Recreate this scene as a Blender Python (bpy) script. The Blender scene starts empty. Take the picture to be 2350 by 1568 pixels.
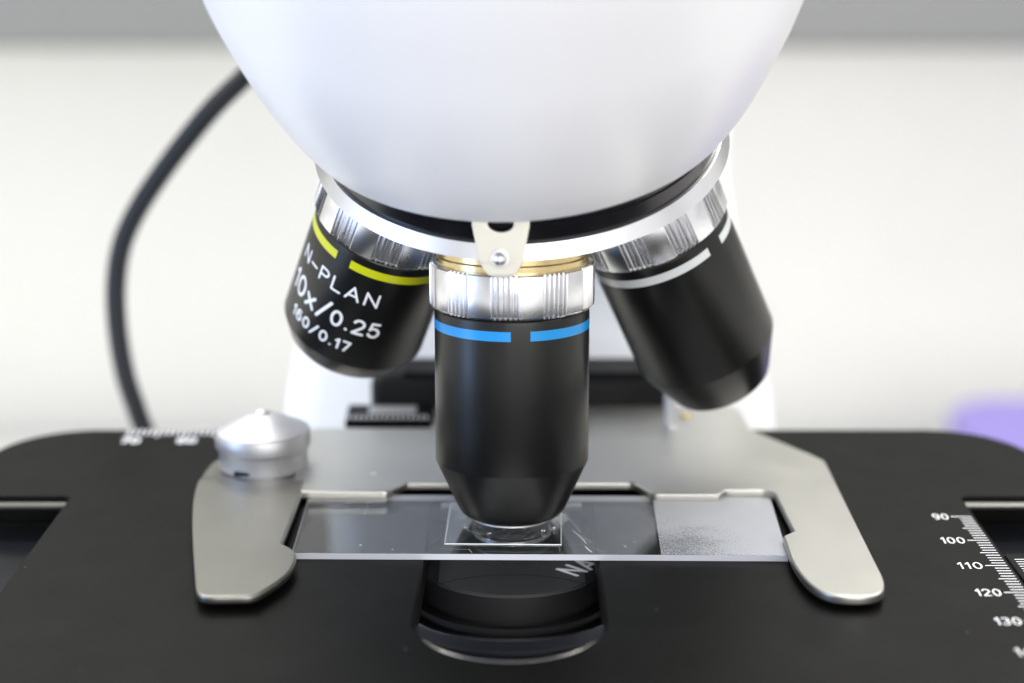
import bpy, bmesh, math, random
from mathutils import Vector, Matrix
random.seed(7)
SC = bpy.context.scene
COL = SC.collection
MM = 0.001                       # everything below is written in millimetres

# ------------------------------------------------------------------ camera
cam_d = bpy.data.cameras.new('camera'); cam = bpy.data.objects.new('camera', cam_d); COL.objects.link(cam)
cam.location = (0, -309*MM, 118.7*MM)
cam.rotation_euler = (math.radians(90-15.9), 0, 0)
cam_d.sensor_width = 36; cam_d.lens = 36*4740/2350
cam_d.clip_start = 0.01; cam_d.clip_end = 20
cam_d.dof.use_dof = True; cam_d.dof.focus_distance = 0.3160; cam_d.dof.aperture_fstop = 8.6
cam_d.dof.aperture_blades = 9
SC.camera = cam

# ------------------------------------------------------------------ world and lamps
W = bpy.data.worlds.new("World"); SC.world = W; W.use_nodes = True
wn = W.node_tree.nodes; wl = W.node_tree.links
bg = wn['Background']; bg.inputs['Strength'].default_value = 0.95
tc = wn.new('ShaderNodeTexCoord'); sx = wn.new('ShaderNodeSeparateXYZ'); wl.new(tc.outputs['Generated'], sx.inputs[0])
rmp = wn.new('ShaderNodeValToRGB'); mr = wn.new('ShaderNodeMapRange')
mr.inputs['From Min'].default_value = -1; mr.inputs['From Max'].default_value = 1
wl.new(sx.outputs['Z'], mr.inputs['Value']); wl.new(mr.outputs[0], rmp.inputs[0])
cr = rmp.color_ramp; cr.elements[0].position = 0.0; cr.elements[0].color = (.80,.79,.77,1)
cr.elements[1].position = 1.0; cr.elements[1].color = (1.0,1.0,1.0,1)
e = cr.elements.new(0.34); e.color = (.90,.90,.89,1)
e = cr.elements.new(0.55); e.color = (.95,.95,.94,1)
# the unseen room: broad soft patches of lighter and darker wall and furniture
nz_ = wn.new('ShaderNodeTexNoise'); nz_.inputs['Scale'].default_value = 2.6; nz_.inputs['Detail'].default_value = 2
wmp = wn.new('ShaderNodeMapping'); wmp.inputs['Scale'].default_value = (1.5,1.5,.5); wmp.inputs['Location'].default_value = (3.3,1.2,0)
wl.new(tc.outputs['Generated'], wmp.inputs[0]); wl.new(wmp.outputs[0], nz_.inputs['Vector'])
wmr = wn.new('ShaderNodeMapRange'); wmr.inputs['From Min'].default_value = .38; wmr.inputs['From Max'].default_value = .60
wmr.inputs['To Min'].default_value = .35; wmr.inputs['To Max'].default_value = 1.25; wl.new(nz_.outputs['Fac'], wmr.inputs['Value'])
wsc = wn.new('ShaderNodeVectorMath'); wsc.operation = 'SCALE'; wl.new(rmp.outputs[0], wsc.inputs[0]); wl.new(wmr.outputs[0], wsc.inputs['Scale'])
wl.new(wsc.outputs[0], bg.inputs['Color'])

def area(name, loc, target, sx_, sy_, radiance, col):
    l = bpy.data.lights.new(name, 'AREA'); l.shape = 'RECTANGLE'; l.size = sx_*MM; l.size_y = sy_*MM
    l.energy = radiance*math.pi*(sx_*MM)*(sy_*MM); l.color = col
    o = bpy.data.objects.new(name, l); COL.objects.link(o); o.location = Vector(loc)*MM
    o.rotation_euler = (Vector(target)-Vector(loc)).to_track_quat('-Z', 'Y').to_euler()
    return o
area('window_light', (-430,-180,90), (0,0,50), 130, 440, 5.0, (.36,.58,1.0))
area('ceiling_light', (60,60,900), (0,40,0), 900, 420, 1.9, (1.0,.98,.94))
area('front_fill_light', (200,-780,190), (0,40,40), 600, 330, 4.3, (1.0,.98,.95))  # unseen low front fill, added to lift the limb and housing underside
area('wall_fill_light', (0,300,700), (0,620,60), 1500, 240, 8.2, (1.0,.985,.95))  # unseen fill, added to brighten the background wall

vs = SC.view_settings; vs.view_transform = 'Standard'; vs.look = 'None'; vs.exposure = 0.48; vs.gamma = 1
vs.use_curve_mapping = False
SC.cycles.use_denoising = True
try: SC.cycles.denoiser = 'OPENIMAGEDENOISE'
except Exception: pass
SC.cycles.max_bounces = 14; SC.cycles.transparent_max_bounces = 16; SC.cycles.transmission_bounces = 10
SC.cycles.caustics_reflective = False; SC.cycles.sample_clamp_indirect = 6

# ------------------------------------------------------------------ materials
def mat(name, color, rough=.5, metal=0, ior=1.5, coat=0, coat_rough=.1, bump=0, bscale=400, rvar=0, specks=0, speckc=(.6,.6,.6), aniso=0, trans=0, spec=None, brush=None, cvar=0):
    m = bpy.data.materials.new(name); m.use_nodes = True
    n = m.node_tree.nodes; l = m.node_tree.links; p = n['Principled BSDF']
    p.inputs['Base Color'].default_value = (*color, 1); p.inputs['Roughness'].default_value = rough
    p.inputs['Metallic'].default_value = metal; p.inputs['IOR'].default_value = ior
    p.inputs['Coat Weight'].default_value = coat; p.inputs['Coat Roughness'].default_value = coat_rough
    p.inputs['Transmission Weight'].default_value = trans
    if spec is not None: p.inputs['Specular IOR Level'].default_value = spec
    t = n.new('ShaderNodeTexCoord')
    def noise(sc, det=4, mp=None):
        q = n.new('ShaderNodeTexNoise'); q.inputs['Scale'].default_value = sc; q.inputs['Detail'].default_value = det
        if mp:
            k = n.new('ShaderNodeMapping'); k.inputs['Scale'].default_value = mp; l.new(t.outputs['Object'], k.inputs[0]); l.new(k.outputs[0], q.inputs['Vector'])
        else: l.new(t.outputs['Object'], q.inputs['Vector'])
        return q
    if rvar:
        q = noise(90, 5, brush); r = n.new('ShaderNodeMapRange'); r.inputs['From Min'].default_value = .3; r.inputs['From Max'].default_value = .7
        r.inputs['To Min'].default_value = rough-rvar; r.inputs['To Max'].default_value = rough+rvar
        l.new(q.outputs['Fac'], r.inputs['Value']); l.new(r.outputs[0], p.inputs['Roughness'])
    if bump:
        q = noise(bscale, 3, brush); b = n.new('ShaderNodeBump'); b.inputs['Strength'].default_value = bump; b.inputs['Distance'].default_value = 2e-5
        l.new(q.outputs['Fac'], b.inputs['Height']); l.new(b.outputs[0], p.inputs['Normal'])
    last = None
    if cvar:
        q = noise(60, 5); r = n.new('ShaderNodeMapRange'); r.inputs['From Min'].default_value = .3; r.inputs['From Max'].default_value = .7
        r.inputs['To Min'].default_value = 1-cvar; r.inputs['To Max'].default_value = 1+cvar; l.new(q.outputs['Fac'], r.inputs['Value'])
        v = n.new('ShaderNodeVectorMath'); v.operation = 'SCALE'; v.inputs[0].default_value = color; l.new(r.outputs[0], v.inputs['Scale'])
        l.new(v.outputs[0], p.inputs['Base Color']); last = v.outputs[0]
    if specks:      # settled dust: a few tiny pale grains
        vo = n.new('ShaderNodeTexVoronoi'); vo.inputs['Scale'].default_value = specks; l.new(t.outputs['Object'], vo.inputs['Vector'])
        lt = n.new('ShaderNodeMath'); lt.operation = 'LESS_THAN'; lt.inputs[1].default_value = .035; l.new(vo.outputs['Distance'], lt.inputs[0])
        sp = n.new('ShaderNodeSeparateColor'); l.new(vo.outputs['Color'], sp.inputs[0])
        g = n.new('ShaderNodeMath'); g.operation = 'GREATER_THAN'; g.inputs[1].default_value = .55; l.new(sp.outputs[0], g.inputs[0])
        mu = n.new('ShaderNodeMath'); mu.operation = 'MULTIPLY'; l.new(lt.outputs[0], mu.inputs[0]); l.new(g.outputs[0], mu.inputs[1])
        mx = n.new('ShaderNodeMix'); mx.data_type = 'RGBA'; l.new(mu.outputs[0], mx.inputs[0])
        if last: l.new(last, mx.inputs[6])
        else: mx.inputs[6].default_value = (*color, 1)
        mx.inputs[7].default_value = (*speckc, 1); l.new(mx.outputs[2], p.inputs['Base Color'])
    return m

M = {}
M['white_shell'] = mat('white_shell', (.63,.63,.665), .36, coat=.15, coat_rough=.25, bump=.02, bscale=300)
M['white_limb'] = mat('white_limb', (.84,.84,.85), .35)
M['black_barrel'] = mat('black_barrel', (.0045,.0045,.0045), .33, ior=1.42, bump=.10, bscale=2500, rvar=.04, specks=130, speckc=(.35,.36,.4))
M['black_plate'] = mat('black_plate', (.0034,.0035,.0031), .42, ior=1.18, bump=.35, bscale=2600, rvar=.05, specks=140, speckc=(.06,.06,.06), cvar=.25)
M['black_gloss'] = mat('black_gloss', (.006,.006,.008), .22, ior=1.4)
M['black_matt'] = mat('black_matt', (.006,.006,.007), .55, ior=1.3)
M['navy_black'] = mat('navy_black', (.006,.007,.010), .32, ior=1.3, rvar=.04)
M['dark_grain'] = mat('dark_grain', (.022,.022,.024), .5, ior=1.4, bump=1.0, bscale=3000, specks=700, speckc=(.12,.12,.12), cvar=.2)
M['chrome'] = mat('chrome', (.76,.76,.79), .33, 1, rvar=.02)
M['chrome_sat'] = mat('chrome_satin', (.74,.74,.77), .27, 1, rvar=.03, bump=.02, bscale=900)
M['clip_steel'] = mat('clip_steel', (.27,.267,.247), .36, 1, rvar=.02, bump=.3, bscale=3500, cvar=.025, specks=60, speckc=(.75,.75,.72))
M['steel'] = mat('blasted_steel', (.52,.515,.485), .37, 1, rvar=.02, bump=.3, bscale=3500, cvar=.025, specks=60, speckc=(.75,.75,.72))
M['glint_steel'] = mat('polished_glint_steel', (.70,.69,.67), .18, 1)
M['alu'] = mat('turned_aluminium', (.55,.55,.57), .46, .75, rvar=.04, bump=.15, bscale=1200)
M['brass'] = mat('brass', (.62,.49,.26), .26, 1, rvar=.04)
M['cream_metal'] = mat('cream_spring_steel', (.68,.66,.59), .33, .55, rvar=.03, bump=.1, bscale=900)
M['blue'] = mat('blue_enamel', (.0,.26,.66), .32)
M['yellow'] = mat('yellow_enamel', (.58,.60,.01), .28, coat=.3)
M['white_enamel'] = mat('white_enamel', (.62,.65,.67), .3, coat=.3)
M['white_ink'] = mat('white_ink', (.82,.83,.85), .45)
M['rubber'] = mat('black_rubber', (.008,.009,.012), .40, ior=1.42, bump=.2, bscale=900)
M['wall'] = mat('cream_wall_paint', (.80,.787,.745), .8, cvar=.01)
M['table'] = mat('pale_table_top', (.78,.775,.75), .6)
M['grey'] = mat('grey_cabinet_paint', (.185,.188,.183), .6)
M['purple'] = mat('purple_plastic', (.19,.155,.41), .5)
M['lens'] = mat('lens_glass', (.02,.03,.05), .03, ior=1.7, coat=1, coat_rough=.02)
M['ground_edge'] = mat('ground_glass_edge', (.50,.51,.56), .45, ior=1.5, cvar=.06, specks=600, speckc=(.9,.9,.9))
M['cover_edge'] = mat('cover_glass_edge', (.86,.88,.9), .35)
M['oil'] = None
M['residue_glint'] = mat('residue_and_glint', (.75,.76,.76), .35)

def thin_glass(name, ior, rough=0.0, tint=(.985,.99,.988), smear=0):
    m = bpy.data.materials.new(name); m.use_nodes = True; n = m.node_tree.nodes; l = m.node_tree.links; n.clear()
    out = n.new('ShaderNodeOutputMaterial'); mx = n.new('ShaderNodeMixShader'); tr = n.new('ShaderNodeBsdfTransparent'); gl = n.new('ShaderNodeBsdfGlossy')
    tr.inputs[0].default_value = (*tint, 1); gl.inputs['Roughness'].default_value = rough; gl.inputs[0].default_value = (1,1,1,1)
    fr = n.new('ShaderNodeFresnel'); ge = n.new('ShaderNodeNewGeometry'); im = n.new('ShaderNodeMix'); im.inputs[2].default_value = ior; im.inputs[3].default_value = 1/ior; l.new(ge.outputs['Backfacing'], im.inputs[0]); l.new(im.outputs[0], fr.inputs[0])
    l.new(fr.outputs[0], mx.inputs[0]); l.new(tr.outputs[0], mx.inputs[1]); l.new(gl.outputs[0], mx.inputs[2])
    last = mx.outputs[0]
    if smear:
        t = n.new('ShaderNodeTexCoord'); k = n.new('ShaderNodeMapping'); k.inputs['Scale'].default_value = (1,2.2,1); l.new(t.outputs['Object'], k.inputs[0])
        q = n.new('ShaderNodeTexNoise'); q.inputs['Scale'].default_value = 130; q.inputs['Detail'].default_value = 8; q.inputs['Distortion'].default_value = 1.5; l.new(k.outputs[0], q.inputs['Vector'])
        r = n.new('ShaderNodeMapRange'); r.inputs['From Min'].default_value = .60; r.inputs['From Max'].default_value = .82; r.inputs['To Min'].default_value = 0.004; r.inputs['To Max'].default_value = smear
        l.new(q.outputs['Fac'], r.inputs['Value'])
        vo = n.new('ShaderNodeTexVoronoi'); vo.inputs['Scale'].default_value = 190; l.new(t.outputs['Object'], vo.inputs['Vector'])
        lt = n.new('ShaderNodeMath'); lt.operation = 'LESS_THAN'; lt.inputs[1].default_value = .045; l.new(vo.outputs['Distance'], lt.inputs[0])
        sp = n.new('ShaderNodeSeparateColor'); l.new(vo.outputs['Color'], sp.inputs[0])
        g = n.new('ShaderNodeMath'); g.operation = 'GREATER_THAN'; g.inputs[1].default_value = .8; l.new(sp.outputs[0], g.inputs[0])
        mu = n.new('ShaderNodeMath'); mu.operation = 'MULTIPLY'; l.new(lt.outputs[0], mu.inputs[0]); l.new(g.outputs[0], mu.inputs[1])
        ad = n.new('ShaderNodeMath'); ad.operation = 'MAXIMUM'; l.new(mu.outputs[0], ad.inputs[0]); l.new(r.outputs[0], ad.inputs[1])
        df = n.new('ShaderNodeBsdfDiffuse'); df.inputs[0].default_value = (.8,.8,.8,1)
        m2 = n.new('ShaderNodeMixShader'); l.new(ad.outputs[0], m2.inputs[0]); l.new(last, m2.inputs[1]); l.new(df.outputs[0], m2.inputs[2]); last = m2.outputs[0]
    l.new(last, out.inputs[0]); return m
M['slide_glass'] = thin_glass('slide_glass', 1.46, 0.01, smear=.10)
M['cover_glass'] = thin_glass('cover_glass_sheet', 1.45, 0.0)

M['oil'] = thin_glass('immersion_oil', 1.47, .02)
mo = M['oil'].node_tree; gq = [q for q in mo.nodes if q.type == 'BSDF_GLOSSY'][0]; tq = mo.nodes.new('ShaderNodeTexCoord'); nq = mo.nodes.new('ShaderNodeTexNoise'); nq.inputs['Scale'].default_value = 260; nq.inputs['Distortion'].default_value = 2.5; nq.inputs['Detail'].default_value = 1
bq = mo.nodes.new('ShaderNodeBump'); bq.inputs['Strength'].default_value = 1; bq.inputs['Distance'].default_value = .0012; mo.links.new(tq.outputs['Object'], nq.inputs['Vector']); mo.links.new(nq.outputs['Fac'], bq.inputs['Height']); mo.links.new(bq.outputs[0], gq.inputs['Normal'])
M['bead_glass'] = mat('glint_bead_glass', (1,1,1), 0, ior=1.5, trans=1)
def frost():
    m = bpy.data.materials.new('frosted_glass'); m.use_nodes = True; n = m.node_tree.nodes; l = m.node_tree.links; n.clear()
    out = n.new('ShaderNodeOutputMaterial'); mx = n.new('ShaderNodeMixShader'); tr = n.new('ShaderNodeBsdfTransparent')
    p = n.new('ShaderNodeBsdfPrincipled'); p.inputs['Base Color'].default_value = (.46,.47,.50,1); p.inputs['Roughness'].default_value = .38
    t = n.new('ShaderNodeTexCoord'); q = n.new('ShaderNodeTexNoise'); q.inputs['Scale'].default_value = 4200; q.inputs['Detail'].default_value = 3
    l.new(t.outputs['Object'], q.inputs['Vector'])
    # the grinding is thinner towards one corner of the patch, where single grains show
    mp = n.new('ShaderNodeVectorMath'); mp.operation = 'DISTANCE'; mp.inputs[1].default_value = (.0590,.0040,.001); l.new(t.outputs['Object'], mp.inputs[0])
    r = n.new('ShaderNodeMapRange'); r.inputs['From Min'].default_value = .001; r.inputs['From Max'].default_value = .014; r.inputs['To Min'].default_value = -.02; r.inputs['To Max'].default_value = .36
    l.new(mp.outputs['Value'], r.inputs['Value'])
    ad = n.new('ShaderNodeMath'); ad.operation = 'ADD'; l.new(q.outputs['Fac'], ad.inputs[0]); l.new(r.outputs[0], ad.inputs[1])
    q2 = n.new('ShaderNodeTexNoise'); q2.inputs['Scale'].default_value = 250; q2.inputs['Detail'].default_value = 4; l.new(t.outputs['Object'], q2.inputs['Vector'])
    a2 = n.new('ShaderNodeMath'); a2.operation = 'MULTIPLY_ADD'; a2.inputs[1].default_value = .28; l.new(q2.outputs['Fac'], a2.inputs[0]); l.new(ad.outputs[0], a2.inputs[2])
    s = n.new('ShaderNodeMapRange'); s.inputs['From Min'].default_value = .60; s.inputs['From Max'].default_value = .86; s.inputs['To Min'].default_value = .22; s.inputs['To Max'].default_value = .88
    l.new(a2.outputs[0], s.inputs['Value']); l.new(s.outputs[0], mx.inputs[0])
    b = n.new('ShaderNodeBump'); b.inputs['Strength'].default_value = .5; b.inputs['Distance'].default_value = 3e-5; l.new(q.outputs['Fac'], b.inputs['Height']); l.new(b.outputs[0], p.inputs['Normal'])
    l.new(tr.outputs[0], mx.inputs[1]); l.new(p.outputs[0], mx.inputs[2]); l.new(mx.outputs[0], out.inputs[0]); return m
M['frost'] = frost()

# ------------------------------------------------------------------ helpers
def link(name, me, m, parent=None, smooth=35, wn_=False):
    me.name = name
    if not isinstance(m, (list, tuple)): m = [m]
    for q in m: me.materials.append(q)
    for p in me.polygons: p.use_smooth = smooth is not None
    if smooth is not None: me.set_sharp_from_angle(angle=math.radians(smooth))
    o = bpy.data.objects.new(name, me); COL.objects.link(o)
    if parent: o.parent = parent
    if wn_:
        k = o.modifiers.new('normals', 'WEIGHTED_NORMAL'); k.keep_sharp = True; k.weight = 100
    return o
def to_mesh(bm, name='m', scale=True):
    if scale: bmesh.ops.scale(bm, vec=(MM,MM,MM), verts=bm.verts)
    me = bpy.data.meshes.new(name); bm.to_mesh(me); bm.free(); return me
def empty(name, loc=(0,0,0), parent=None):
    o = bpy.data.objects.new(name, None); COL.objects.link(o); o.location = Vector(loc)*MM; o.empty_display_size = .01
    if parent: o.parent = parent
    return o
def tag(o, label=None, cat=None, group=None, kind=None):
    if label: o['label'] = label
    if cat: o['category'] = cat
    if group: o['group'] = group
    if kind: o['kind'] = kind
    return o
def lathe_bm(prof, seg=128, close=True):
    """prof: list of (r, z); caps with r = 0 collapse to one vertex"""
    bm = bmesh.new(); rings = []
    for r, z in prof:
        if r <= 1e-6: rings.append([bm.verts.new((0,0,z))])
        else: rings.append([bm.verts.new((r*math.sin(2*math.pi*i/seg), -r*math.cos(2*math.pi*i/seg), z)) for i in range(seg)])
    for A, B in zip(rings, rings[1:]):
        for i in range(seg):
            j = (i+1) % seg
            if len(A) == 1 and len(B) == 1: continue
            if len(A) == 1: bm.faces.new((A[0], B[j], B[i]))
            elif len(B) == 1: bm.faces.new((A[i], A[j], B[0]))
            else: bm.faces.new((A[i], A[j], B[j], B[i]))
    bmesh.ops.recalc_face_normals(bm, faces=bm.faces)
    return bm
def lathe(name, prof, m, parent=None, seg=128, smooth=35):
    return link(name, to_mesh(lathe_bm(prof, seg)), m, parent, smooth)
def round_poly(pts, rad, seg=8):
    """pts: (x, y[, r]); returns points with rounded corners"""
    out = []; n = len(pts)
    for i in range(n):
        P = Vector(pts[i][:2]); A = Vector(pts[i-1][:2]); B = Vector(pts[(i+1) % n][:2]); r = pts[i][2] if len(pts[i]) > 2 else rad
        if r <= 0: out.append(tuple(P)); continue
        u = (A-P); v = (B-P); lu = u.length; lv = v.length; u.normalize(); v.normalize()
        c = max(-1, min(1, u.dot(v))); ang = math.acos(c)
        if ang > math.radians(176): out.append(tuple(P)); continue
        t = min(r/math.tan(ang/2), lu*.49, lv*.49); rr = t*math.tan(ang/2)
        C = P+(u+v).normalized()*(rr/math.sin(ang/2))
        a0 = P+u*t-C; a1 = P+v*t-C
        th0 = math.atan2(a0.y, a0.x); th1 = math.atan2(a1.y, a1.x); d = (th1-th0+math.pi) % (2*math.pi)-math.pi
        for k in range(seg+1):
            th = th0+d*k/seg; out.append((C.x+rr*math.cos(th), C.y+rr*math.sin(th)))
    return out
def smooth_poly(pts, n=3):
    """corner cutting; points with a third value stay sharp"""
    P = [(p[0], p[1], len(p) > 2) for p in pts]
    for _ in range(n):
        Q = []
        for i, p in enumerate(P):
            a = P[i-1]; b = P[(i+1) % len(P)]
            if p[2]: Q.append(p)
            else: Q += [(p[0]*.75+a[0]*.25, p[1]*.75+a[1]*.25, False), (p[0]*.75+b[0]*.25, p[1]*.75+b[1]*.25, False)]
        P = Q
    return [(p[0], p[1]) for p in P]
def curve_mesh(cu):
    ob = bpy.data.objects.new('t', cu); COL.objects.link(ob)
    bpy.context.view_layer.update(); dg = bpy.context.evaluated_depsgraph_get()
    me = bpy.data.meshes.new_from_object(ob.evaluated_get(dg)); bpy.data.objects.remove(ob); bpy.data.curves.remove(cu)
    me.materials.clear(); return me
def prism_me(loops, z0, z1, bev=.2, res=3):
    cu = bpy.data.curves.new('c', 'CURVE'); cu.dimensions = '2D'; cu.fill_mode = 'BOTH'
    for L in loops:
        s = cu.splines.new('POLY'); s.points.add(len(L)-1)
        for p, q in zip(s.points, L): p.co = (q[0], q[1], 0, 1)
        s.use_cyclic_u = True
    cu.extrude = max((z1-z0)/2-bev, 0); cu.bevel_depth = bev; cu.bevel_resolution = res; cu.offset = -bev
    me = curve_mesh(cu)
    bm = bmesh.new(); bm.from_mesh(me); bmesh.ops.remove_doubles(bm, verts=bm.verts, dist=1e-4)
    bmesh.ops.translate(bm, vec=(0,0,(z0+z1)/2), verts=bm.verts); bmesh.ops.recalc_face_normals(bm, faces=bm.faces)
    bpy.data.meshes.remove(me); return bm
def prism(name, loops, z0, z1, m, parent=None, bev=.2, res=3, post=None):
    bm = prism_me(loops, z0, z1, bev, res)
    if post: post(bm)
    return link(name, to_mesh(bm), m, parent, 40, True)
def box_bm(x0,x1,y0,y1,z0,z1,bev=0,seg=3):
    bm = bmesh.new(); bmesh.ops.create_cube(bm, size=1)
    for v in bm.verts: v.co = (x0+(v.co.x+.5)*(x1-x0), y0+(v.co.y+.5)*(y1-y0), z0+(v.co.z+.5)*(z1-z0))
    if bev: bmesh.ops.bevel(bm, geom=bm.edges[:], offset=bev, segments=seg, affect='EDGES', profile=.5)
    return bm
def box(name, x0,x1,y0,y1,z0,z1, m, parent=None, bev=0, seg=3):
    return link(name, to_mesh(box_bm(x0,x1,y0,y1,z0,z1,bev,seg)), m, parent, 40, bev > 0)
def text_bm(s, size, align='CENTER', bold=0.0, sx=1.0, space=1.0, thick=.02, res=4):
    cu = bpy.data.curves.new('t', 'FONT'); cu.body = s; cu.size = size; cu.align_x = align; cu.align_y = 'CENTER'
    cu.offset = bold; cu.space_character = space; cu.extrude = thick; cu.resolution_u = res
    me = curve_mesh(cu); bm = bmesh.new(); bm.from_mesh(me); bpy.data.meshes.remove(me)
    bmesh.ops.scale(bm, vec=(sx,1,1), verts=bm.verts); return bm
def arc_(cx, cy, rx, ry, a0, a1, n=14):
    return [(cx+rx*math.cos(math.radians(a0+(a1-a0)*i/n)), cy+ry*math.sin(math.radians(a0+(a1-a0)*i/n))) for i in range(n+1)]
GL = {  # engraved-style letters: width, strokes in a box one unit high
 'N': (.72, [[(.0,0),(.0,1),(.72,0),(.72,1)]]), 'P': (.62, [[(0,0),(0,1),(.36,1)]+arc_(.36,.74,.26,.26,90,-90)[1:]+[(0,.48)]]), 'L': (.58, [[(0,1),(0,0),(.58,0)]]),
 'A': (.80, [[(0,0),(.40,1),(.80,0)],[(.13,.32),(.67,.32)]]), '–': (.55, [[(0,.45),(.55,.45)]]), '/': (.55, [[(0,-.06),(.55,1.06)]]), '.': (.10, [[(.05,.04),(.055,.04)]]),
 'x': (.50, [[(0,0),(.50,.62)],[(0,.62),(.50,0)]]), '0': (.58, [arc_(.29,.5,.29,.5,90,450,28)]), '1': (.24, [[(0,.76),(.22,1),(.22,0)]]),
 '2': (.56, [arc_(.28,.71,.28,.29,165,-30,16)+[(.02,0),(.58,0)]]), '3': (.56, [arc_(.26,.75,.25,.25,150,-90,14)+arc_(.26,.26,.29,.26,90,-150,14)]),
 '4': (.60, [[(.44,0),(.44,1),(0,.27),(.60,.27)]]), '5': (.56, [[(.50,1),(.10,1),(.04,.52)]+arc_(.27,.32,.29,.32,128,-150,18)]),
 '6': (.56, [[(.46,.93)]+arc_(.30,.62,.29,.38,70,180,10)+arc_(.28,.31,.27,.31,180,540,24)]), '7': (.54, [[(0,1),(.54,1),(.18,0)]]),
 '8': (.56, [arc_(.28,.75,.24,.25,-90,270,22),arc_(.28,.26,.28,.26,90,450,24)]), '9': (.56, [arc_(.28,.69,.27,.31,0,360,24),[(.55,.69)]+arc_(.26,.38,.29,.38,0,-110,10)])}
def strokes_text(s, cap, width=None, gap=.26, sw=.13, align='CENTER'):
    """lettering of round-ended strokes, capitals `cap` mm high, middle of the capitals on y = 0; width: fit the row to this many mm"""
    bm = bmesh.new(); tot = sum(GL[c][0] for c in s)+gap*(len(s)-1); kx = (width-sw*cap)/tot if width else cap*.95; x = 0; r = sw*cap/2
    x0 = -tot*kx/2 if align == 'CENTER' else -tot*kx-r
    for c in s:
        w, st = GL[c]
        for L in st:
            P = [Vector((x0+(x+a)*kx, (b-.5)*cap, 0)) for a, b in L]
            for i, p in enumerate(P):
                g = bmesh.ops.create_uvsphere(bm, u_segments=10, v_segments=6, radius=r)['verts']; bmesh.ops.translate(bm, vec=p, verts=g)
                if i and (p-P[i-1]).length > 1e-5:
                    d = p-P[i-1]; m = Matrix.Translation((p+P[i-1])/2) @ d.to_track_quat('Z', 'Y').to_matrix().to_4x4()
                    bmesh.ops.create_cone(bm, cap_ends=False, segments=10, radius1=r, radius2=r, depth=d.length, matrix=m)
        x += w+gap
    for v in bm.verts: v.co.z *= .02/r
    return bm
def wrap(bm, R, th0, z0, step=.35):
    """lay flat lettering (x right, y up) round a cylinder of radius R; th0: angle of its centre from the side facing -y"""
    xs = [v.co.x for v in bm.verts]; x = min(xs)+step
    while x < max(xs):
        bmesh.ops.bisect_plane(bm, geom=bm.verts[:]+bm.edges[:]+bm.faces[:], plane_co=(x,0,0), plane_no=(1,0,0)); x += step
    for v in bm.verts:
        th = th0+v.co.x/R; r = R+.012+v.co.z
        v.co = Vector((r*math.sin(th), -r*math.cos(th), z0+v.co.y))
    return bm
def band_bm(R, t, z0, z1, a0, a1):
    """strip of enamel round a barrel between two angles (degrees from -y)"""
    bm = bmesh.new(); n = max(2, int(abs(a1-a0)/3)); g = []
    for i in range(n+1):
        th = math.radians(a0+(a1-a0)*i/n)
        g.append([bm.verts.new((r*math.sin(th), -r*math.cos(th), z)) for r, z in ((R-.05,z0),(R+t,z0),(R+t,z1),(R-.05,z1))])
    for A, B in zip(g, g[1:]):
        for k in range(4): bm.faces.new((A[k], B[k], B[(k+1)%4], A[(k+1)%4]))
    bm.faces.new(g[0]); bm.faces.new(g[-1][::-1]); bmesh.ops.recalc_face_normals(bm, faces=bm.faces); return bm
def tube_bm(pts, r, seg=20):
    bm = bmesh.new(); pts = [Vector(p) for p in pts]; rings = []; up = Vector((0,1,0))
    for i, p in enumerate(pts):
        d = (pts[min(i+1,len(pts)-1)]-pts[max(i-1,0)]).normalized(); s = d.cross(up).normalized(); t = s.cross(d)
        rr = r[i] if isinstance(r, list) else r
        rings.append([bm.verts.new(p+(s*math.cos(2*math.pi*k/seg)+t*math.sin(2*math.pi*k/seg))*rr) for k in range(seg)])
    for A, B in zip(rings, rings[1:]):
        for k in range(seg): bm.faces.new((A[k], A[(k+1)%seg], B[(k+1)%seg], B[k]))
    bm.faces.new(rings[0]); bm.faces.new(rings[-1][::-1]); bmesh.ops.recalc_face_normals(bm, faces=bm.faces); return bm
def catmull(P, n=10):
    P = [Vector(p) for p in P]; Q = [2*P[0]-P[1]]+P+[2*P[-1]-P[-2]]; out = []
    for i in range(1, len(Q)-2):
        a,b,c,d = Q[i-1:i+3]
        for k in range(n):
            t = k/n; out.append(.5*((2*b)+(c-a)*t+(2*a-5*b+4*c-d)*t*t+(3*b-a-3*c+d)*t**3))
    out.append(P[-1]); return out

# ------------------------------------------------------------------ setting
TZ = -170
tb = box('table', -1500,1500,-900,560,TZ-30,TZ, M['table']); tag(tb, kind='structure')
wa = box('wall', -1500,1500,560,600,TZ-400,700, M['wall']); tag(wa, kind='structure')
cb = box('cabinet', -700,700,470,555,11,300, M['grey'], bev=4)
tag(cb, 'long grey cabinet blurred along the top edge of the background wall', 'cabinet')

# ------------------------------------------------------------------ microscope
mic = tag(empty('microscope'), 'white microscope with black stage, chrome nosepiece and three black objectives', 'microscope')

# limb behind the stage
def loft_bm(secs, rad):
    bm = bmesh.new(); R = []
    for (x0,x1,y0,y1,z) in secs:
        L = round_poly([(x0,y0),(x1,y0),(x1,y1),(x0,y1)], rad, 6); R.append([bm.verts.new((x,y,z)) for x,y in L])
    for A, B in zip(R, R[1:]):
        n = len(A)
        for k in range(n): bm.faces.new((A[k], A[(k+1)%n], B[(k+1)%n], B[k]))
    bm.faces.new(R[0]); bm.faces.new(R[-1]); bmesh.ops.recalc_face_normals(bm, faces=bm.faces); return bm
limb = link('limb', to_mesh(loft_bm([(-52,59,86,190,TZ),(-49,56,86,190,-30),(-46,53,86,190,-8),(-41.5,47,86,185,15),(-38,43,86,180,38),(-37,42,70,180,62),(-37,42,40,175,90),(-37,42,30,170,135)], 9)), M['white_limb'], mic, 50)
limb_step = box('limb_panel', -36,34,83.5,90,19,30, M['white_limb'], limb, 2.5)

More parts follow.
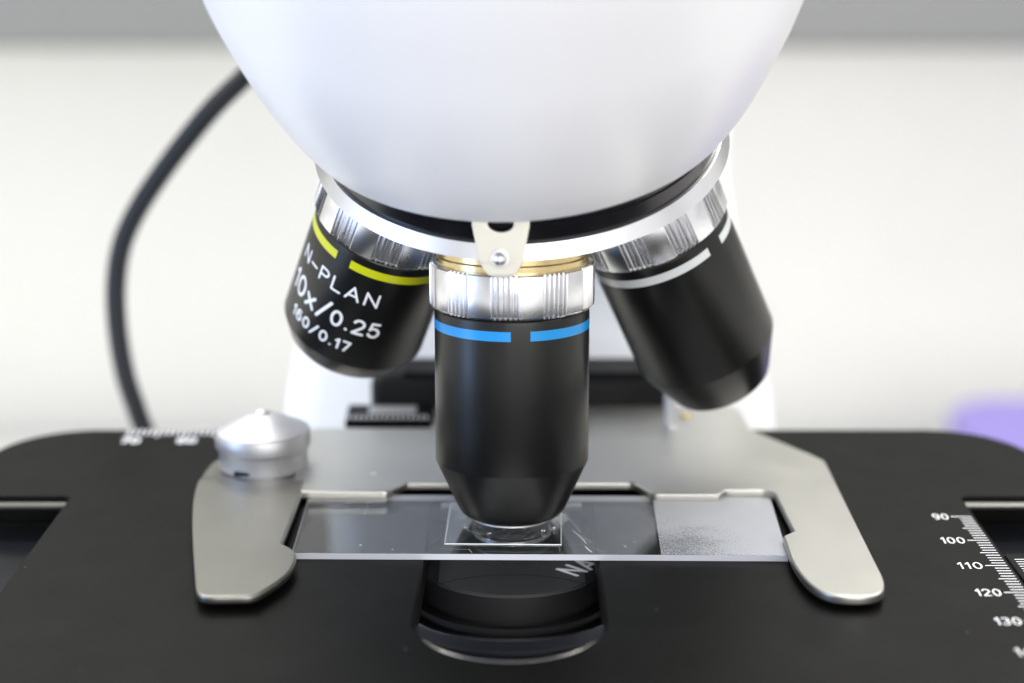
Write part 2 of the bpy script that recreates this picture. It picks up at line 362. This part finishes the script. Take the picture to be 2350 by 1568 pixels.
# turret frame, worked out from the tilt of the three objectives
A_ = Vector((.03687,.37604,-.92587)).normalized()
U_ = Vector((-.09035,-.92145,-.37784)); U_ = (U_-A_*U_.dot(A_)).normalized()
V_ = A_.cross(U_)
if V_.x < 0: V_ = -V_
CC = Vector((2.056,20.972,45.657))
def turret_matrix(up=0, axis=None):
    z = -(axis or A_); y = -(U_-z*U_.dot(z)).normalized(); x = y.cross(z)
    m = Matrix((x,y,z)).transposed().to_4x4(); m.translation = (CC-A_*up)*MM; return m

# nosepiece: shallow dome, chrome ring, black collar
nose = lathe('nosepiece', [(0,4.1)]+[(52.3*math.sin(a), 56.4-52.3*math.cos(a)) for a in [math.radians(k) for k in (6,12,18,24,30,35,37.6)]]+[(31.4,15.2),(30.8,17.6),(30.8,20),(0,20)], M['chrome_sat'], mic, 160)
nose.matrix_local = turret_matrix()
ring = lathe('chrome_ring', [(31.4,14.95),(32.75,14.95),(32.9,15.1),(31.75,17.2),(31.5,17.3),(30.6,17.3),(30.6,15.3)], M['chrome'], nose, 200)
coll = lathe('black_collar', [(0,17.0),(30.7,17.0),(31.25,17.5),(31.25,19.9),(31.0,20.1),(31.0,23.4),(0,23.4)], M['black_gloss'], mic, 160)
coll.matrix_local = turret_matrix()

# white head housing
prof = [(31.5,23.6),(33.2,22.75),(34.1,22.9),(34.8,23.6),(35.6,24.8),(37.0,27),(38.6,30),(40.0,33),(41.9,37.5),(43.6,42),(45.5,48),(47.2,55),(50,66),(52,76),(52.5,86),(51,98),(46,108),(36,116),(20,120),(0,121)]
def smooth_prof(P, n=4):
    return [(max(v.x,0), v.y) for v in catmull([(a,b,0) for a,b in P], n)]
head = lathe('head_housing', [(0,23.6)]+smooth_prof(prof), M['white_shell'], mic, 192, 60)
head.matrix_local = turret_matrix(0, Vector((.055,.37604,-.92587)).normalized())

# click-stop spring tab at the front of the ring
tabL = round_poly([(-4.3,5.6,0),(4.3,5.6,0),(4.2,3.2,3),(3.2,-2.2,3),(1.9,-4.6,2.6),(-1.9,-4.6,2.6),(-3.2,-2.2,3),(-4.2,3.2,3)], 1, 8)
hole = [(1.9*math.cos(2*math.pi*k/32), 3.6+1.25*math.sin(2*math.pi*k/32)) for k in range(32)][::-1]
tab = prism('click_spring', [tabL, hole], -.35, .35, M['cream_metal'], nose, .12, 2)
ball = lathe('detent_ball', [(1.45,0),(1.42,.25),(1.15,.3),(1.05,.28),(1.0,.62),(.72,.98),(.36,1.18),(0,1.25)], M['chrome'], tab, 48)
ball.location = Vector((-.15,-1.6,.34))*MM
pz = Vector((-1.6,-15.6,49.4))                                    # stands just in front of the ring
nz = Vector((-.08,-.93,-.05)).normalized(); ty = Vector((0,0,1)); ty = (ty-nz*ty.dot(nz)).normalized(); tx = ty.cross(nz)
tm = Matrix((tx,ty,nz)).transposed().to_4x4(); tm.translation = pz*MM
tab.matrix_local = nose.matrix_local.inverted() @ tm

# ---- objectives
def knurl_bm(R=12.8, h=6.9, depth=.6):
    n = 900; prof = [(-.9,-.02,0),(-.6,.0,0),(-.05,.5,1),(0,.6,1),(0,h-.25,1),(-.06,h-.1,1),(-.3,h,0),(-1.3,h+.02,0)]
    bm = bmesh.new(); rings = []
    for dr, z, kn in prof:
        rg = []
        for i in range(n):
            th = 360*i/n; p = (th+4.7+9.5) % 36.0
            g = 0
            if p < 19:
                q = (p % 3.8)/3.8; g = depth*(.5-.5*math.cos(2*math.pi*q))**.8
            else:
                g = 0
            r = R+dr-g*(kn if kn else .55); a = math.radians(th)
            rg.append(bm.verts.new((r*math.sin(a), -r*math.cos(a), z)))
        rings.append(rg)
    for A, B in zip(rings, rings[1:]):
        for i in range(n): bm.faces.new((A[i], A[(i+1)%n], B[(i+1)%n], B[i]))
    bmesh.ops.recalc_face_normals(bm, faces=bm.faces)
    return bm
KN = to_mesh(knurl_bm())
KN_used = False
def objective(S, d, prof, bandm, gap, label, tip=None, lines=(), rt=11.0, roll_k=0):
    global KN, KN_used
    o = lathe('objective_lens', prof, M['black_barrel'], mic, 160, 24)
    z = -Vector(d).normalized(); y = Vector((0,1,0)); y = (y-z*y.dot(z)).normalized(); x = y.cross(z)
    m = Matrix((x,y,z)).transposed().to_4x4(); m.translation = Vector(S)*MM; o.matrix_local = m
    o['label'] = label
    me = KN if not KN_used else KN.copy()
    if not KN_used:
        KN_used = True; k = link('knurled_ring', me, M['chrome_sat'], o, 50)
    else:
        k = bpy.data.objects.new('knurled_ring', me); COL.objects.link(k); k.parent = o
    k.rotation_euler.z = math.radians(roll_k)
    lathe('thread_ring', [(rt-.8,6.2),(rt-.1,6.3),(rt,6.6),(rt,8.0),(rt-.3,8.2),(rt-.3,12.5),(rt-1.8,12.5)], M['brass'], o, 96)
    g0, g1 = gap; gs = [(g1, g0+180-8), (g1+180-8, g0+360)]
    for a0, a1 in gs:
        link('colour_band', to_mesh(band_bm(12.05,.018,-3.2,-1.7,a0,a1)), bandm, o, 40)
    for (s, zc, th, wid, cap, bold, sp) in lines:      # zc: middle of the capitals; wid, cap: measured size in mm
        q = strokes_text(s, cap, wid, sp, bold)
        link('lettering', to_mesh(wrap(q, 12.06, math.radians(th), zc)), M['white_ink'], o, None)
    if tip:
        lathe('front_ring', tip, M['chrome'], o, 96)
        rz = tip[-1]; lathe('front_lens', [(rz[0]+.05,rz[1]+.15),(rz[0]*.5,rz[1]+.02),(0,rz[1]-.08)], M['lens'], o, 64)
    return o
top = [(11.3,6.3),(11.3,1.0),(11.5,-.1),(11.85,-.2),(12.0,-.4)]
objective((0,1.13,36.29), (0,-.0546,-.9985),
    [(0,6.3)]+top+[(12.05,-1),(12.05,-24.5),(12.0,-24.65),(8.55,-32.3),(8.1,-33.05),(7.45,-33.55),(6.6,-33.95),(6.25,-34.0),(6.1,-33.4),(0,-33.4)],
    M['blue'], (-.9,13.3), 'front vertical objective with blue band, its tip down at the slide',
    rt=11.8, tip=[(6.1,-33.7),(6.4,-34.05),(6.35,-34.3),(5.95,-34.5),(5.5,-34.52),(5.3,-34.4),(5.0,-34.7),(3.2,-34.7),(3.0,-34.6)])
objective((-19.693,17.666,45.822), (-.3153,.3590,-.8784),
    [(0,6.3)]+top+[(12.05,-1),(12.05,-21.4),(12.0,-21.55),(10.2,-25.0),(9.9,-25.3),(9.4,-25.45),(7.4,-25.45),(7.0,-24.9),(0,-24.9)],
    M['yellow'], (-32.1,-19), 'left objective with yellow band and white lettering, leaning to the left',
    lines=[('N–PLAN',-7.4,-28.7,17.0,2.35,.17,.40), ('10x/',-13.05,-46.8,10.8,3.35,.175,.30), ('0.25',-13.3,.2,8.6,2.65,.19,.34), ('160/0.17',-17.8,-27.6,12.8,1.8,.22,.36)], roll_k=9)
objective((23.329,21.410,43.993), (.3889,.2658,-.8821),
    [(0,6.3)]+top+[(12.05,-1),(12.05,-24.3),(12.0,-24.5),(8.9,-31.6),(8.5,-32.3),(7.8,-32.8),(6.2,-32.9),(5.8,-32.2),(0,-32.2)],
    M['white_enamel'], (33.7,48.8), 'right objective with plain white band, leaning to the right', roll_k=-14)

# ---- stage
HW = 92
stL = round_poly([(-HW,49.3,38),(HW,49.3,38),(HW,14.2,3),(74.6,14.2,1.2),(77.6,-52,0),(78.5,-90,6),(-78.5,-90,6),(-77,-52,0),(-73.4,14.2,1.2),(-HW,14.2,3)], 0, 20)
cy, rf = -37.2, 13.6
slot = [(-7,17.4),(-11.5,14.5),(-13.25,10),(-13.25,-10)]+[(-rf*math.cos(a)-.3, cy-rf*math.sin(a)) for a in [math.pi*k/40 for k in range(41)]]+[(13.0,-10),(13.0,10),(11.3,14.5),(7,17.4)]
stage = prism('stage', [stL, slot], -5, 0, M['black_plate'], mic, .55, 4)
# side pieces in the recesses
lower = prism('lower_stage', [round_poly([(-110,34),(110,34),(110,-95),(-110,-95)], 6), round_poly([(-17,21),(17,21),(17,-56,14),(-17,-56,14)], 2)], -12, -7.2, M['navy_black'], stage, .8)
lip = prism('stage_lip', [round_poly([(-HW+.5,15.2),(HW-.5,15.2),(HW-.5,13.7),(-HW+.5,13.7)], .7)], -2.6, -1.1, M['clip_steel'], stage, .6)
guide = prism('vernier_guide', [round_poly([(75.95,-10.6,.8),(96,-10.6,.8),(98,-70,1),(79.2,-70,1)], .5)], -6.5, -.35, M['black_plate'], stage, .4)
# graduations on the right
def ticks(rows, z, name, parent):
    bm = bmesh.new()
    for (x0,x1,y0,y1,w) in rows:
        d = Vector((x1-x0,y1-y0,0)); n = Vector((-d.y,d.x,0)).normalized()*w/2; a = Vector((x0,y0,z)); b = Vector((x1,y1,z))
        bm.faces.new([bm.verts.new(v) for v in (a-n,b-n,b+n,a+n)])
    bmesh.ops.recalc_face_normals(bm, faces=bm.faces)
    r = bmesh.ops.extrude_face_region(bm, geom=bm.faces[:]); bmesh.ops.translate(bm, vec=(0,0,.02), verts=[v for v in r['geom'] if isinstance(v, bmesh.types.BMVert)])
    return link(name, to_mesh(bm), M['white_ink'], parent, None)
rows = []; Y90 = 4.34; PT = 1.045
for k in range(0, 56):
    y = Y90-k*PT; xe = 74.6+(14.2-y)*.0453-.75
    ln = 3.35 if k % 10 == 0 else (2.75 if k % 5 == 0 else 2.15)
    rows.append((xe-ln, xe, y, y, .26))
ticks(rows, .006, 'scale_ticks', stage)
for k, s in enumerate(('90','100','110','120','130','140')):
    y = Y90-k*10*PT; xe = 74.6+(14.2-y)*.0453-.75-3.8
    bm = strokes_text(s, 2.35, {2: 2.55, 3: 3.75}[len(s)], .34, .125, 'RIGHT'); bmesh.ops.translate(bm, vec=(xe-(.0 if len(s)==3 else 0)+ (0),y,.012), verts=bm.verts)
    link('scale_number', to_mesh(bm), M['white_ink'], stage, None)
rows = []
for k in range(0, 40):
    y = -13.2-k*PT*.9; x0 = 77.0+(-10.6-y)*.055
    rows.append((x0, x0+(4.5 if k % 5 == 0 else 3.6), y, y, .24))
ticks(rows, -.345, 'vernier_ticks', guide)
# graduations along the back edge
rows = [(-69.5+i*1.05, -69.5+i*1.05, 46.0-(1.2 if i % 5 == 0 else 0), 48.9, .42) for i in range(38)]
ticks(rows, .006, 'back_scale_ticks', stage)
for s, x in (('70',-68.5),('60',-58.4),('50',-48)):
    bm = strokes_text(s, 2.6, 3.6, .3, .24); bmesh.ops.translate(bm, vec=(x,42.8,.03), verts=bm.verts)
    link('scale_number', to_mesh(bm), M['white_ink'], stage, None)

# ---- condenser seen through the slot
cond = prism('condenser', [round_poly([(-11.5,-10.1,.3)]+[(15.3*math.sin(a),-15.3*math.cos(a),0) for a in [math.radians(k) for k in range(-48,49,4)]]+[(11.5,-10.1,.3),(11.5,20,1),(-11.5,20,1)], 0)], -6.0, -5.4, M['dark_grain'], mic, .12)
lathe('condenser_barrel', [(0,-5.9),(15.2,-5.9),(15.25,-6.0),(15.3,-10.3),(15.4,-10.45),(16.6,-10.5),(16.7,-10.7),(16.7,-22),(0,-22)], M['black_matt'], cond, 128)
lathe('condenser_ring', [(16,-11.8),(17.9,-11.8),(18.1,-11.95),(18.2,-12.4),(18.2,-24),(16,-24)], M['black_gloss'], cond, 128)
gr = lathe('shadow_arc', [(19.0,0),(19.3,0),(19.3,.02),(19.0,.02)], M['black_matt'], cond, 160); gr.location = Vector((0,-26.2,-5.40))*MM  # thin dark arc standing in for a shadow edge on the disc
def keep_on_disc(o, f):
    bm = bmesh.new(); bm.from_mesh(o.data)
    kill = [fc for fc in bm.faces if not f(*( (fc.calc_center_median()/MM+o.location/MM)[:2]))]
    bmesh.ops.delete(bm, geom=kill, context='FACES'); bm.to_mesh(o.data); bm.free()
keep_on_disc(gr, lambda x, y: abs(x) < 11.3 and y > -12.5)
bm = strokes_text('NA', 4.0, 6.6, .35, .17); bmesh.ops.rotate(bm, matrix=Matrix.Rotation(math.radians(48),3,'Z'), verts=bm.verts)
bmesh.ops.translate(bm, vec=(10.7,-3.9,-5.38), verts=bm.verts)
link('lettering', to_mesh(bm), M['white_ink'], cond, None)
# crescent ledge under the front of the slot
outer = [(-19.4*math.sin(a)-.2, -25.9-19.4*math.cos(a)) for a in [math.radians(k) for k in range(56,-57,-4)]]
inner = [(19.4*math.sin(a)-.2, -21.3-19.4*math.cos(a)) for a in [math.radians(k) for k in range(56,-57,-4)]]
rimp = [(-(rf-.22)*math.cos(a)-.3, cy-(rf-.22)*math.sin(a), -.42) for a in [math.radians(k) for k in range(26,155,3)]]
link('slot_rim_glint', to_mesh(tube_bm(rimp, [.03+.19*max(0, 1-((i-21)/20)**2) for i in range(len(rimp))], 12)), M['glint_steel'], stage, 60)  # tube tapered to draw the highlight along the slot's front chamfer
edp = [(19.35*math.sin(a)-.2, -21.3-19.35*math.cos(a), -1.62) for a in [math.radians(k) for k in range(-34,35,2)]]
link('ledge_glint', to_mesh(tube_bm(edp, [.02+.15*max(0, 1-((i-17)/17)**2) for i in range(len(edp))], 10)), M['glint_steel'], stage, 60)  # tapered tube added as the highlight on the ledge's inner arc
ledge = prism('slot_ledge', [outer+inner], -3.6, -1.4, M['navy_black'], stage, .25, 3)

# ---- slide holder plate (with its long right arm)
hp = [(-36.5,10.4,.8),(-20.4,10.4,1.5),(-17.6,14.6,1.5),(20.2,14.6,1.5),(23.0,9.2,1.5),(34.0,9.0,.8),(35.2,11.2,1.2),(43.0,10.9,2.2),(43.9,-7.6,.3),(42.0,-9.6,1.0)]+smooth_poly([(42.0,-14,1),(42.0,-21),(43.2,-28.5),(45.0,-32.2),(47.2,-33.6),(51.0,-33.8),(53.6,-32.2),(54.6,-28.0),(54.55,-22,1)])[:-1]+[(53.6,25.8,4),(51.4,29.6,4),(42.6,43.0,4),(41.7,56.8,3),(-14.4,56.8,1),(-14.4,43.6,1),(-36.5,43.6,2)]
holder = prism('slide_holder', [round_poly([(p[0],p[1],p[2] if len(p)>2 else 0) for p in hp], 1, 8)], .75, 2.15, M['steel'], mic, .3, 4)
lathe('screw', [(0,6.2),(.9,6.2),(1.1,6.0),(1.1,.3),(1.4,.1),(0,.1)], M['alu'], holder, 40).location = Vector((28.3,44.5,2.05))*MM
lathe('pin', [(0,.7),(1.0,.6),(1.1,.4),(1.1,.1),(0,.1)], M['brass'], holder, 40).location = Vector((31.8,50,2.1))*MM
vern = box('vernier_plate', -30.3,-14.6,47.0,56.5,.2,2.5, M['black_plate'], holder, .3)
rows = [(-29.8+i*.95, -29.8+i*.95, 47.6, 49.6, .28) for i in range(16)]; ticks(rows, 2.506, 'vernier_ticks', vern)
bm = box_bm(-26.3,-17.6,51,55.4,2.502,2.53); link('vernier_label', to_mesh(bm), M['alu'], vern, None)
rail = box('rear_rail', -26.4,30.5,57.4,70,-4.5,7.6, M['black_matt'], holder, 2.6, 5)
box('rail_top', -20.5,26,58.4,68.5,7.3,8.0, M['black_plate'], rail, .3)

# ---- sprung clip finger with its knob
cl = [(-34.0,29),(-34.2,22,1),(-34.7,2,1),(-35.2,-12.9,1),(-33.0,-15.4),(-32.3,-19.5),(-33.0,-25.5),(-35.6,-31.0),(-37.0,-33.6),(-40.5,-33.7),(-44.0,-33.9),(-45.6,-32.4),(-46.6,-27),(-48.2,-18),(-50.5,-4),(-52.2,9),(-52.4,19),(-51.4,28),(-47,33.5),(-40,34),(-35,33)]
def bend(bm):
    for v in bm.verts:
        if v.co.y > 15.5: v.co.z += min(1, (v.co.y-15.5)/3.5)*-.55
def cut(bm):
    for yy in (15.5,16.4,17.3,18.2,19):
        bmesh.ops.bisect_plane(bm, geom=bm.verts[:]+bm.edges[:]+bm.faces[:], plane_co=(0,yy,0), plane_no=(0,1,0))
    bend(bm)
clip = prism('slide_clip', [smooth_poly(cl)], .85, 2.2, M['clip_steel'], mic, .42, 4, cut)
knob = lathe('clip_knob', [(0,1.7),(7.35,1.7),(7.5,1.9),(7.5,5.0),(7.6,5.2),(7.95,5.4),(8.05,5.6),(8.05,8.05),(7.9,8.3),(7.5,8.5),(5.0,9.7),(3.0,10.65),(1.9,11.0),(1.5,11.05),(1.2,11.4),(.7,11.65),(0,11.75)], M['alu'], clip, 128)
knob.location = Vector((-42.4,24.6,0))*MM
box('knob_slot', -4.2,-1.2,-7.35,-6.0,2.2,2.85, M['black_matt'], knob, .2)

# ------------------------------------------------------------------ slide, cover glass, oil
sl_e = Matrix.Rotation(math.radians(-.73), 3, 'Z')
def slide_bm():
    bm = box_bm(0,76,0,26,.02,1.0,.035,2)
    for f in bm.faces:
        n = f.normal; f.material_index = 1 if abs(n.z) < .9 else 0
    return bm
slide = link('glass_slide', to_mesh(slide_bm()), [M['slide_glass'], M['ground_edge']], None, None)
slide.location = Vector((-33.8,-14.0,0))*MM; slide.rotation_euler.z = math.radians(-.73)
tag(slide, 'clear glass microscope slide with frosted right end, clamped flat on the black stage', 'glass slide')
fr_ = box('frosted_patch', 56.6,75.9,.1,25.9,1.003,1.012, M['frost'], slide)

def strokes_bm(lines, z):
    bm = bmesh.new()
    for pts, w in lines:
        P = [Vector((x,y,z)) for x,y in pts]; L = []
        for i, p in enumerate(P):
            d = (P[min(i+1,len(P)-1)]-P[max(i-1,0)]).normalized(); nn = Vector((-d.y,d.x,0))*w*(.35+.65*math.sin(math.pi*(i+.5)/len(P)))/2
            L.append((bm.verts.new(p-nn), bm.verts.new(p+nn)))
        for a, b in zip(L, L[1:]): bm.faces.new((a[0], b[0], b[1], a[1]))
    return bm
mk = [([(42.2,18.0),(43.0,14.5),(44.0,11.0),(44.6,9.0)],.06), ([(43.2,10.2),(44.3,7.6),(44.9,6.0),(45.2,4.6)],.16), ([(44.0,8.8),(45.3,6.4),(46.2,5.2),(45.1,4.6)],.07),
      ([(42.6,3.6),(44.4,4.2),(46.0,5.0)],.04), ([(45.0,3.4),(45.6,1.8),(46.1,.9)],.2), ([(45.2,3.2),(47.0,2.0),(48.2,.8)],.05), ([(21.8,2.4),(24,2.0),(26.2,1.9),(27.4,1.8)],.05), ([(27.1,2.1),(27.5,1.0),(27.7,.5)],.09),
      ([(40.9,3.4),(41.2,2.2),(41.0,1.2)],.05), ([(30,1.1),(34,.8),(40,1.0)],.035), ([(50.9,3.9),(51.3,3.5),(51.2,3.1)],.14), ([(52.6,5.4),(52.9,5.2)],.14), ([(9.9,16.2),(10.0,22.5),(10.9,23.6),(18.5,23.8)],.05)]
link('residue_glint_marks', to_mesh(strokes_bm(mk, 1.006)), M['residue_glint'], slide, None)  # scratches and residue, plus reflections of the cover edge drawn as pale strokes
cov = link('cover_glass', to_mesh((lambda bm: ([setattr(f,'material_index',1 if abs(f.normal.z)<.5 else 0) for f in bm.faces], bm)[1])(box_bm(-9.05,9.05,-9,9,0,.17))), [M['cover_glass'], M['cover_edge']], None, None)
cov.location = Vector((-1.2,-1.6,1.03))*MM; cov.rotation_euler.z = math.radians(-1.3)
tag(cov, 'small square cover glass lying on the slide under the vertical objective', 'cover glass')

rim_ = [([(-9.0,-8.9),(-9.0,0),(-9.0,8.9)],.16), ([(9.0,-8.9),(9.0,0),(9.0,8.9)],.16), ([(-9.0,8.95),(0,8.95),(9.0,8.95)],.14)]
link('edge_line', to_mesh(strokes_bm(rim_, .176)), M['residue_glint'], cov, None)
# immersion oil: a lens-shaped drop between cover glass and objective tip
prof = [(0,1.203),(8.1,1.203),(8.35,1.23),(8.3,1.29),(7.9,1.37),(7.3,1.43),(6.7,1.50),(6.2,1.60),(5.7,1.66),(5.3,1.64),(0,1.60)]
bm = lathe_bm(prof, 96)
for v in bm.verts:
    r = math.hypot(v.co.x, v.co.y)
    if r > 3:
        th = math.atan2(v.co.y, v.co.x); k = 1+.045*math.sin(3*th+.7)+.03*math.sin(5*th+2)+(.02*math.sin(9*th))
        k = 1+(k-1)*min(1,(r-3)/3); v.co.x *= k; v.co.y *= k
oil = link('oil_drop', to_mesh(bm), M['oil'], None, 60)
oil.location.y = -.4*MM
for (bx_,by_,br_) in ((4.9,-5.2,.30),(6.6,-3.9,.22),(-3.6,-6.4,.26)):
    bb = bmesh.new(); bmesh.ops.create_icosphere(bb, subdivisions=3, radius=br_); bmesh.ops.scale(bb, vec=(1,1,.6), verts=bb.verts); bmesh.ops.translate(bb, vec=(bx_,by_,1.47), verts=bb.verts)
    link('glint_bead', to_mesh(bb), M['bead_glass'], oil, 180)  # beads added to give the oil tiny bright highlights
tag(oil, 'clear drop of immersion oil between the objective tip and the cover glass', 'oil drop')

# ------------------------------------------------------------------ cable and purple box
P = [(-34,96,76),(-44,94,66),(-51.5,92,58.6),(-57.6,90,52.9),(-63.4,90,46.3),(-68.9,90,39.3),(-73.9,90,32.0),(-77.3,90,25),(-78.9,90,17),(-79.1,90,8.1),(-78.2,90,-1),(-76.5,90,-8),(-74.0,90,-16),(-68,92,-34),(-60,96,-70),(-58,102,-120),(-66,120,-162),(-110,170,-167.5),(-200,230,-167.5)]
cab = link('cable', to_mesh(tube_bm(catmull(P, 10), 2.05, 24)), M['rubber'], None, 60)
tag(cab, 'thick black cable curving down behind the stage on the left', 'cable')
bx = tag(empty('storage_box', (240,340,TZ)), 'purple plastic box blurred at the right edge behind the stage', 'box')
body = link('box_body', to_mesh(loft_bm([(-76,76,-50,50,1),(-78,78,-52,52,4),(-84,84,-58,58,54),(-85,85,-59,59,58)], 18)), M['purple'], bx, 50)
lid = link('lid', to_mesh(loft_bm([(-86,86,-60,60,57.5),(-86,86,-60,60,63),(-84,84,-58,58,66),(-78,78,-52,52,67)], 18)), M['purple'], bx, 50)
